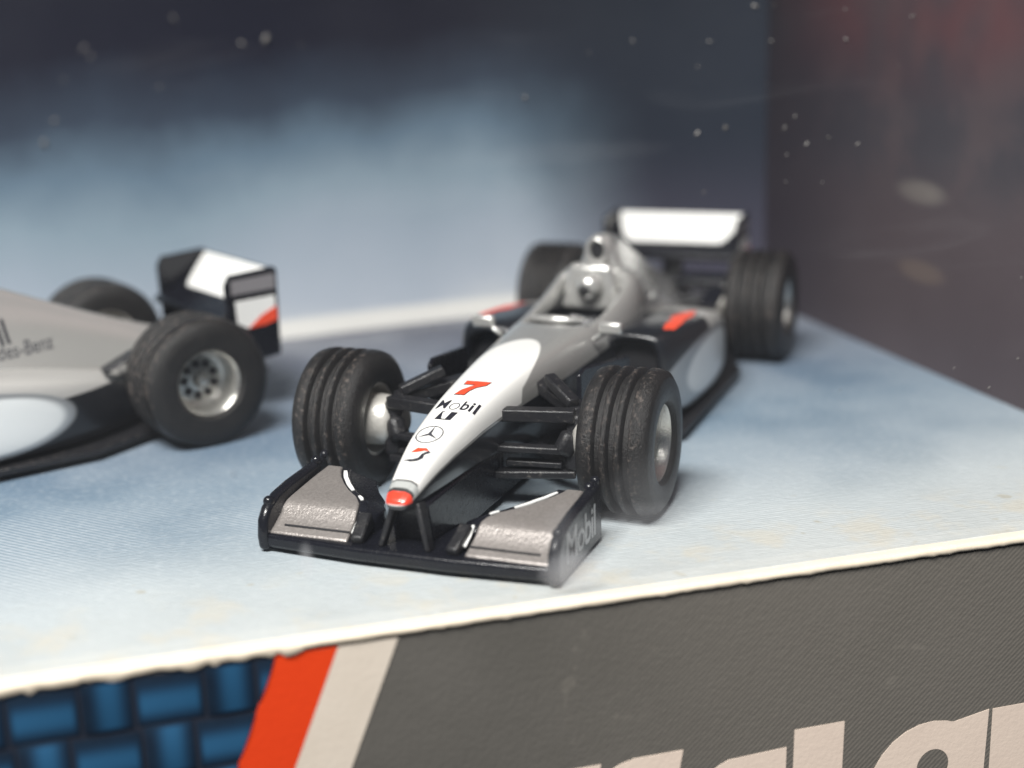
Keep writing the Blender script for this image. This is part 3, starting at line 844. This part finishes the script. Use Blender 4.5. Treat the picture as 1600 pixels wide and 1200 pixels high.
def build_front_wing(root):
    fw = MB()
    # black main plane: low slab, thicker at the outer thirds
    P = [(15.25, -10.8), (15.75, -3.4), (15.75, 3.4), (15.25, 10.8), (6.6, 10.8), (6.6, 8.6), (10.0, 5.0), (9.6, 3.4), (9.4, 0), (9.6, -3.4), (10.0, -5.0), (6.6, -8.6), (6.6, -10.8)]
    fw.prism(P, lambda u, v, t: (u, v, t), 0.35, 1.35)
    main = fw.build('front_wing', M['black'], root, bevel=0.28, seg=3)
    for s in (-1, 1):
        # silver flap in two steps, its rear inner corner hollowed out
        f = MB()
        def zf(x):
            return float(np.interp(x, [6.8, 9.0, 12.2, 12.75, 13.4, 14.9], [3.75, 3.55, 3.08, 2.92, 2.25, 1.42]))
        rows = [(14.95, 4.3, 10.35), (14.5, 4.35, 10.4), (14.0, 4.4, 10.4), (13.4, 4.45, 10.35), (12.95, 4.5, 10.3), (12.6, 4.55, 10.2), (12.0, 4.75, 10.15), (11.2, 5.35, 10.1), (10.4, 6.35, 10.05), (9.5, 7.2, 10.0), (8.5, 7.95, 9.95), (7.5, 8.5, 9.9), (6.9, 8.65, 9.9)]
        vs_, fs = [], []
        NC = 6
        for (x, y0, y1) in rows:
            for k in range(NC + 1): vs_.append((x, s * (y0 + (y1 - y0) * k / NC), zf(x)))
        nt = len(vs_)
        vs_ += [(p[0], p[1], 1.0) for p in vs_]
        m = NC + 1
        for i in range(len(rows) - 1):
            for k in range(NC):
                a = i * m + k
                fs.append((a, a + 1, a + m + 1, a + m)); fs.append((nt + a, nt + a + m, nt + a + m + 1, nt + a + 1))
        for i in range(len(rows) - 1):
            for k in (0, NC):
                a = i * m + k; fs.append((a, a + m, nt + a + m, nt + a))
        for k in range(NC):
            for i in (0, len(rows) - 1):
                a = i * m + k; fs.append((a, a + 1, nt + a + 1, nt + a))
        f.add(vs_, fs)
        fo = f.build('flap', M['wing_silver'], main, bevel=0.13, seg=2, angle=30)
        # black curved shelf inboard of the flap: a raised rim that falls away inwards, with white edge marks
        sh = MB(); rings = []
        for (x, y0, y1) in [(13.2, 4.45, 0)] + rows[5:]:
            zt = zf(x) - 0.10
            wd = float(np.interp(x, [6.9, 9.5, 12.0, 13.2], [2.6, 3.0, 1.6, 1.0]))
            rings.append([(x, s * (y0 - 0.02), 0.9), (x, s * (y0 - 0.02), zt), (x, s * (y0 - 0.62), zt), (x, s * (y0 - 0.85), zt - 0.22), (x - 0.3, s * (y0 - wd), max(1.5, zt - 0.35 * wd)), (x - 0.3, s * (y0 - wd - 0.1), 0.9)])
        sh.loft(rings); sh.build('curved_shelf', M['black'], main, bevel=0.10, angle=30)
        def mark(pts, wd):
            b = MB()
            rr = []
            n = len(pts)
            for i, p in enumerate(pts):
                d = (Vector(pts[min(i + 1, n - 1)]) - Vector(pts[max(i - 1, 0)])); d.z = 0; d.normalize()
                q = Vector((-d.y, d.x, 0)) * wd / 2 * (0.75 if i in (0, n - 1) else 1)
                c = Vector(p)
                rr.append([(k.x, s * k.y, k.z) for k in (c + q + Vector((0, 0, -0.05)), c + q + Vector((0, 0, 0.04)), c - q + Vector((0, 0, 0.04)), c - q + Vector((0, 0, -0.05)))])
            b.loft(rr); b.build('white_edge_mark', M['white_print'], main, angle=50)
        mark([(14.35, 4.12, 1.80), (13.6, 4.14, 2.22), (12.9, 4.16, 2.72)], 0.26)
        def rim(x):
            y0 = float(np.interp(-x, [-r_[0] for r_ in rows], [r_[1] for r_ in rows])); return (x, y0 - 0.34, zf(x) - 0.08)
        mark([rim(x) for x in (10.3, 9.9, 9.5, 9.0, 8.5, 8.0, 7.5)], 0.30)
        mark([rim(x) for x in (11.5, 11.25, 11.0)], 0.26)
        # thin dark slot across the flap
        sl = MB(); sl.box((14.3, s * 6.9, zf(14.3) + 0.04), (0.16, 5.0, 0.06), Matrix.Rotation(math.radians(29), 3, 'Y')); sl.build('slot', M['hole'], main)
        # wedge-shaped inner block beside the pillar
        ib = MB(); ib.bar((15.1, s * 3.45, 1.55), (12.9, s * 3.75, 2.35), 0.9, 0.6, 1.0, 1.3); ib.build('inner_block', M['matt_black'], main, bevel=0.18)
        # endplate
        ep = MB()
        op = [(15.4, 0.15), (15.55, 1.2), (15.35, 2.4), (14.7, 3.2), (13.4, 3.75), (11.5, 4.0), (8.6, 4.15), (6.6, 4.3), (6.3, 3.8), (6.3, 0.15)]
        ep.prism(op, lambda u, v, t: (u, s * t, v), 10.2, 11.0)
        eo = ep.build('endplate', M['black'], main, bevel=0.32, seg=3)
        kb = MB(); kb.sphere((14.2, s * 10.6, 3.35), 0.40); kb.sphere((7.6, s * 10.5, 4.25), 0.36); kb.sphere((6.3, s * 10.5, 4.3), 0.34)
        kb.build('rivet', M['black'], main)
        pl = MB(); pl.bar((14.7, s * 1.75, 1.3), (14.0, s * 0.85, 4.4), 0.40, 0.8, 0.42, 1.1, up=(1, 0, 0)); pl.build('pillar', M['matt_black'], main, bevel=0.12)
        pt = text2d('Mobil', 3.0, 0.012, 0.0, 0.9)
        dd = MB()
        k = -1 if s > 0 else 1
        dd.v = [(10.9 + k * p[0] * 1.0, s * 11.03, 2.05 + p[1] * 1.05) for p in pt[0]]; dd.f = pt[1]; dd.mi = [0] * len(pt[1])
        dd.build('sponsor_lettering', M['worn_white'], main, fix=True)
    main.location = (0, 0.15 * S, 0)
    return main

def build_front_suspension(root):
    for s in (-1, 1):
        def b(name, segs, mat='matt_black', bev=0.14):
            m = MB()
            for (a, c, w, h) in segs: m.bar((a[0], s * a[1], a[2]), (c[0], s * c[1], c[2]), w, h)
            return m.build(name, M[mat], root, bevel=bev)
        b('upper_wishbone', [((2.2, 2.3, 7.25), (0.9, 7.4, 7.15), 1.15, 0.95), ((-4.6, 2.6, 7.9), (-0.3, 7.5, 7.0), 1.5, 0.9)])
        b('lower_wishbone', [((2.4, 1.6, 2.75), (0.8, 7.4, 2.75), 1.3, 0.6), ((-4.6, 2.2, 2.7), (-0.2, 7.4, 2.8), 1.2, 0.6)])
        b('steering_arm', [((2.7, 1.5, 4.85), (1.5, 6.6, 4.65), 1.0, 0.5)])
        b('lower_fin', [((1.9, 2.4, 3.55), (1.2, 6.5, 3.45), 0.9, 0.42)], bev=0.08)
        b('pushrod', [((-2.2, 4.3, 9.0), (-0.1, 7.0, 7.7), 0.95, 0.8)])
        up = MB(); up.box((0.3, s * 7.3, 5.1), (2.3, 1.5, 4.4), taper=0.8); up.bar((1.5, s * 6.5, 4.3), (1.0, s * 7.2, 5.9), 1.3, 1.4)
        up.build('upright', M['matt_black'], root, bevel=0.45, seg=3)
        ax = MB(); ax.tube([(0, s * 6.6, RT), (0, s * 8.5, RT)], [0.9, 1.1], 20); ax.build('axle', M['hub'], root)
        ch = MB(); ch.box((0.4, s * 1.9, 4.4), (3.6, 0.5, 3.6)); ch.build('mounting_plate', M['black'], root, bevel=0.2)
        bb = MB()
        bb.prism([(-3.8, 1.1), (-3.6, 8.9), (-4.4, 9.3), (-13.2, 8.2), (-13.6, 1.1)], lambda u, v, t: (u, s * (6.2 + t - 0.10 * (u + 4)), v), -0.18, 0.18)
        bb.build('barge_board', M['black'], root, bevel=0.1)

def build_rear(root):
    g = MB(); g.box((-51.5, 0, 4.2), (11, 3.6, 3.6), taper=0.8); g.build('gearbox', M['matt_black'], root, bevel=0.4)
    dk = MB(); dk.bar((-37, 0, 6.6), (-49, 0, 4.9), 9.5, 0.9, 5.6, 0.8); dk.build('rear_deck', M['brown_deck'], root, bevel=0.3)
    for s in (-1, 1):
        for (a, c, w, h) in (((-44, 2.2, 6.3), (-47.0, 8.3, 6.8), 1.0, 0.6), ((-51.5, 1.8, 6.3), (-47.8, 8.3, 6.8), 1.0, 0.6), ((-44, 2.2, 3.0), (-47.0, 8.3, 3.2), 1.0, 0.6), ((-51.5, 1.8, 3.0), (-47.8, 8.3, 3.2), 1.0, 0.6)):
            m = MB(); m.bar((a[0], s * a[1], a[2]), (c[0], s * c[1], c[2]), w, h); m.build('rear_arm', M['matt_black'], root, bevel=0.15)
        ax = MB(); ax.tube([(-WB, s * 2, RT), (-WB, s * 9, RT)], 0.8, 16); ax.build('drive_shaft', M['matt_black'], root)
        wl = MB(); wl.bar((-40.5, s * 7.0, 6.6), (-43.2, s * 7.6, 8.0), 2.0, 0.3, 1.8, 0.3, up=(0, 0, 1)); wl.build('winglet', M['black'], root, bevel=0.1)
    # rear wing
    fl_ = MB()
    rows = []
    NS = 8
    for k in range(NS + 1):
        t = k / NS
        x = -53.0 - 4.4 * t; z = 9.7 + 3.7 * (t ** 1.25)
        rows.append((x, z))
    ring = [(x, z) for x, z in rows] + [(x - 0.35, z - 0.45) for x, z in reversed(rows)]
    fl_.prism(ring, lambda u, v, t: (u, t, v), -7.15, 7.15)
    rw = fl_.build('rear_wing', M['black'], root, bevel=0.1)
    pr = MB()
    out = [6.85, 6.75, 6.5, 6.1, 5.55, 5.0]
    tt = [0.97, 0.86, 0.70, 0.52, 0.36, 0.28]
    def onflap(t, y):
        x = -53.0 - 4.4 * t; z = 9.7 + 3.7 * (t ** 1.25)
        return (x + 0.06, y, z + 0.05)
    vs_, fs = [], []
    for t, w in zip(tt, out): vs_ += [onflap(t, -w), onflap(t, w)]
    for i in range(len(tt) - 1): fs.append((2 * i, 2 * i + 1, 2 * i + 3, 2 * i + 2))
    pr.add(vs_, fs); pr.build('white_panel', M['white_print'], rw)
    mp = MB(); mp.bar((-51.6, 0, 9.2), (-54.6, 0, 10.3), 14.2, 0.7, 14.2, 0.5, up=(0, 0, 1)); mp.build('main_plane', M['black'], rw, bevel=0.15)
    lb = MB(); lb.bar((-52.0, 0, 6.6), (-55.0, 0, 7.0), 14.2, 0.5, up=(0, 0, 1)); lb.build('beam_wing', M['black'], rw, bevel=0.15)
    su = MB()
    su.bar((-53.6, 0, 4.5), (-53.8, 0, 9.6), 0.8, 2.2, up=(0, 1, 0)); su.build('wing_post', M['black'], rw, bevel=0.15)
    for s in (-1, 1):
        ep = MB()
        ep.prism([(-52.4, 6.2), (-52.2, 12.4), (-52.7, 13.3), (-57.2, 13.6), (-57.5, 13.3), (-57.4, 5.4), (-55.2, 5.2)], lambda u, v, t: (u, s * t, v), 7.1, 7.5)
        ep.build('endplate', M['black'], rw, bevel=0.12)
        def pan(name, mat, poly, y=7.53, th=0.0):
            p = MB(); p.prism(poly, lambda u, v, t: (u, s * t, v), y - 0.03, y + th); p.build(name, mat, rw)
        pan('grey_band', M['grey_print'], [(-52.8, 11.5), (-52.8, 12.8), (-57.2, 13.0), (-57.2, 11.6)])
        pan('white_patch', M['white_print'], [(-53.2, 8.9), (-53.1, 10.9), (-57.1, 11.0), (-57.1, 9.8), (-56.0, 8.9), (-54.2, 8.3)])
        pan('red_swoosh', M['red_print'], [(-54.3, 8.3), (-55.6, 9.3), (-57.2, 10.0), (-57.2, 8.7), (-56.0, 8.4)], 7.56)
    rl = MB(); rl.box((-58.3, 0, 5.5), (0.8, 1.2, 1.2)); rl.build('rear_light', M['red_lamp'], root, bevel=0.3)
    df = MB(); df.bar((-48, 0, 1.6), (-57.5, 0, 3.4), 8.0, 0.5, 9.0, 0.5); df.build('diffuser', M['matt_black'], root, bevel=0.15)

def build_decals(root, body, cover):
    v = bvh_of([body])
    down = (0, 0, -1)
    def at(x0, y0): return lambda a, b: (x0 - b, y0 + a, 30)
    # number 7, slanting, with a thin dark outline
    seven = [(-1.02, 1.28), (1.22, 1.28), (1.02, 0.62), (0.30, 0.10), (-0.05, -0.55), (-0.20, -1.28), (-1.05, -1.28), (-0.80, -0.45), (-0.15, 0.35), (0.12, 0.62), (-1.02, 0.62)]
    def grow(P, d):
        cx = sum(p[0] for p in P) / len(P); cy = sum(p[1] for p in P) / len(P)
        out = []
        n = len(P)
        for i in range(n):
            a, b, c = Vector(P[i - 1]), Vector(P[i]), Vector(P[(i + 1) % n])
            e1 = (b - a).normalized(); e2 = (c - b).normalized()
            n1 = Vector((-e1.y, e1.x)); n2 = Vector((-e2.y, e2.x)); m = n1 + n2
            m = m / max(0.35, m.length_squared / 2) if m.length > 1e-6 else n1
            out.append(tuple(b + m * d))
        return out
    sk = lambda P, k: [(x + y * k, y) for x, y in P]
    seven = [(x * 0.84, y) for x, y in sk(seven, -0.05)]
    decal('number_outline', poly2d(grow(seven, 0.06)), at(2.4, 0.05), v, down, M['dark_print'], body, 0.022)
    decal('race_number', poly2d(seven), at(2.4, 0.05), v, down, M['red_print'], body, 0.04)
    # oil company wordmark: dark letters, thin ring for the o
    parts = []
    def word(s_, dx, sx=1.30, sy=1.85, off=0.012):
        p, f = text2d(s_, 1.0, off, 0.0); return [(a * sx + dx, b * sy) for a, b in p], f
    decal('sponsor_lettering', merge2d(word('M', -1.00, 1.14), word('b', 0.71), word('i', 1.19, off=0.02), word('l', 1.54, off=0.02)), at(5.45, 0.08), v, down, M['dark_print'], body, 0.03, 0.5)
    decal('sponsor_ring', ring2d(-0.06, -0.15, 0.37, 0.52, 0.075), at(5.45, 0.08), v, down, M['thin_print'], body, 0.03)
    decal('dark_block', poly2d([(-0.66, -0.58), (0.54, -0.58), (0.66, 0.58), (-0.54, 0.58)]), at(7.05, 0.0), v, down, M['dark_print'], body, 0.022)
    decal('block_figure', poly2d([(-0.18, -0.50), (0.12, -0.50), (0.20, 0.56), (-0.22, 0.56), (-0.40, 0.34), (-0.08, 0.36)]), at(7.05, 0.0), v, down, M['white_print'], body, 0.045)
    # star in a ring
    star = []
    for k in range(3):
        a = math.radians(90 + 120 * k); b_ = math.radians(90 + 120 * k + 60)
        star += [(0.90 * math.cos(a), 1.0 * math.sin(a)), (0.14 * math.cos(b_), 0.14 * math.sin(b_))]
    decal('star_emblem', merge2d(ring2d(0, 0, 0.96, 1.06, 0.085), poly2d(star)), at(9.65, -0.12), v, down, M['thin_print'], body, 0.03, 0.5)
    # tyre maker's slanted B: red top, dark lower curl
    decal('tyre_emblem', merge2d(poly2d([(-0.62, 0.25), (-0.30, 0.75), (0.35, 0.80), (0.62, 0.55), (0.30, 0.50), (0.10, 0.42), (-0.20, 0.30)])), at(12.0, 0.02), v, down, M['red_print'], body, 0.03)
    decal('tyre_emblem', merge2d(poly2d([(-0.85, -0.50), (-0.25, -0.62), (0.20, -0.50), (0.50, -0.20), (0.45, 0.12), (0.80, 0.42), (0.62, 0.55), (0.25, 0.22), (0.15, -0.20), (-0.15, -0.36)])), at(12.0, 0.02), v, down, M['dark_print'], body, 0.036)
    w = bvh_of([cover])
    for s in (-1, 1):
        k = -1 if s > 0 else 1
        pl = lambda a, b, k=k, s=s: (-31.4 + k * a, s * 20, 10.3 + b)
        decal('sponsor_lettering', text2d('Mobil', 2.7, 0.012), pl, w, (0, -s, 0), M['dark_print'], cover, 0.05)
        pl2 = lambda a, b, k=k, s=s: (-33.4 + k * a, s * 20, 8.9 + b)
        decal('script_lettering', text2d('Mercedes-Benz', 1.45, 0.0, 0.3), pl2, w, (0, -s, 0), M['thin_print'], cover, 0.05)

def build_car(name):
    root = empty(name)
    body = build_body(root)
    cover = build_cover(root)
    uf = MB(); uf.prism([(-8, 2.5), (-14, 8.8), (-17, 10.9), (-38, 11.0), (-43, 9.0), (-46, 7.6), (-53, 6.8), (-53, -6.8), (-46, -7.6), (-43, -9.0), (-38, -11.0), (-17, -10.9), (-14, -8.8), (-8, -2.5)], lambda u, v, t: (u, v, t), 0.55, 1.12)
    uf.build('underfloor', M['matt_black'], root, bevel=0.12)
    kl = MB(); kl.prism([(13.2, 1.3), (13.8, 4.2), (5.0, 4.6), (-9, 3.4), (-9, 0.6), (9.3, 0.6), (9.6, 1.3)], lambda u, v, t: (u, t * (0.75 if u > 10 else 1.0), v), -1.9, 1.9); kl.build('keel', M['black'], root, bevel=0.2)
    for s in (-1, 1): build_pod(root, s)
    build_front_wing(root)
    build_front_suspension(root)
    build_rear(root)
    for x, w, r in ((0, 5.4, RT), (-WB, 5.9, 5.6)):
        for s in (-1, 1): make_wheel(root, x, s, w, r)
    # driver
    hd = MB(); hd.sphere((-24.75, 0.1, 11.4), 1.25, scale=(1.0, 1.0, 1.0)); ho = hd.build('helmet', M['silver'], root)
    vz = MB(); vz.sphere((-23.72, -0.05, 11.2), 0.58, scale=(0.9, 0.95, 0.9)); vz.build('visor', M['hole'], ho)
    hr = MB(); hr.box((-25.6, 0, 11.2), (1.6, 5.6, 4.2), taper=0.70); hr.build('headrest', M['silver'], root, bevel=0.7, seg=4)
    cl = MB(); cl.tube([(-15.6 - 0.7 * (abs(k) / 4) ** 2, k * 0.58, 10.25 - 0.10 * (k / 4) ** 2) for k in range(-4, 5)], [0.2, 0.3, 0.36, 0.4, 0.42, 0.4, 0.36, 0.3, 0.2], 12); cl.build('cockpit_lip', M['silver'], root)
    stw = MB(); stw.box((-18.6, 0, 8.4), (0.5, 3.0, 1.4)); stw.build('steering_wheel', M['matt_black'], root, bevel=0.2)
    for s in (-1, 1):
        mi = MB(); mi.box((-13.6, s * 5.6, 10.3), (0.8, 1.9, 1.0)); mi.bar((-13.6, s * 4.0, 9.2), (-13.6, s * 5.2, 10.0), 0.4, 0.4); mi.build('mirror', M['silver'], root, bevel=0.25)
    build_decals(root, body, cover)
    return root

GROUP = 'model racing cars shown in the display box'
car = build_car('model_racing_car')
car.rotation_euler = (0, 0, math.radians(-127.2))
tag(car, 'silver and black model racing car facing forward with a red 7 on its white nose', 'model car', GROUP)

def copy_tree(o, parent=None):
    c = o.copy(); col.objects.link(c); c.parent = parent
    for ch in o.children: copy_tree(ch, c)
    return c
car2 = copy_tree(car)
h2 = math.radians(201.3)
car2.location = Vector((-23.8 + WB * math.cos(h2), 33.0 + WB * math.sin(h2), 0)) * S
car2.rotation_euler = (0, 0, h2)
tag(car2, 'silver and black model racing car at far left, showing only its rear half', 'model car', GROUP)
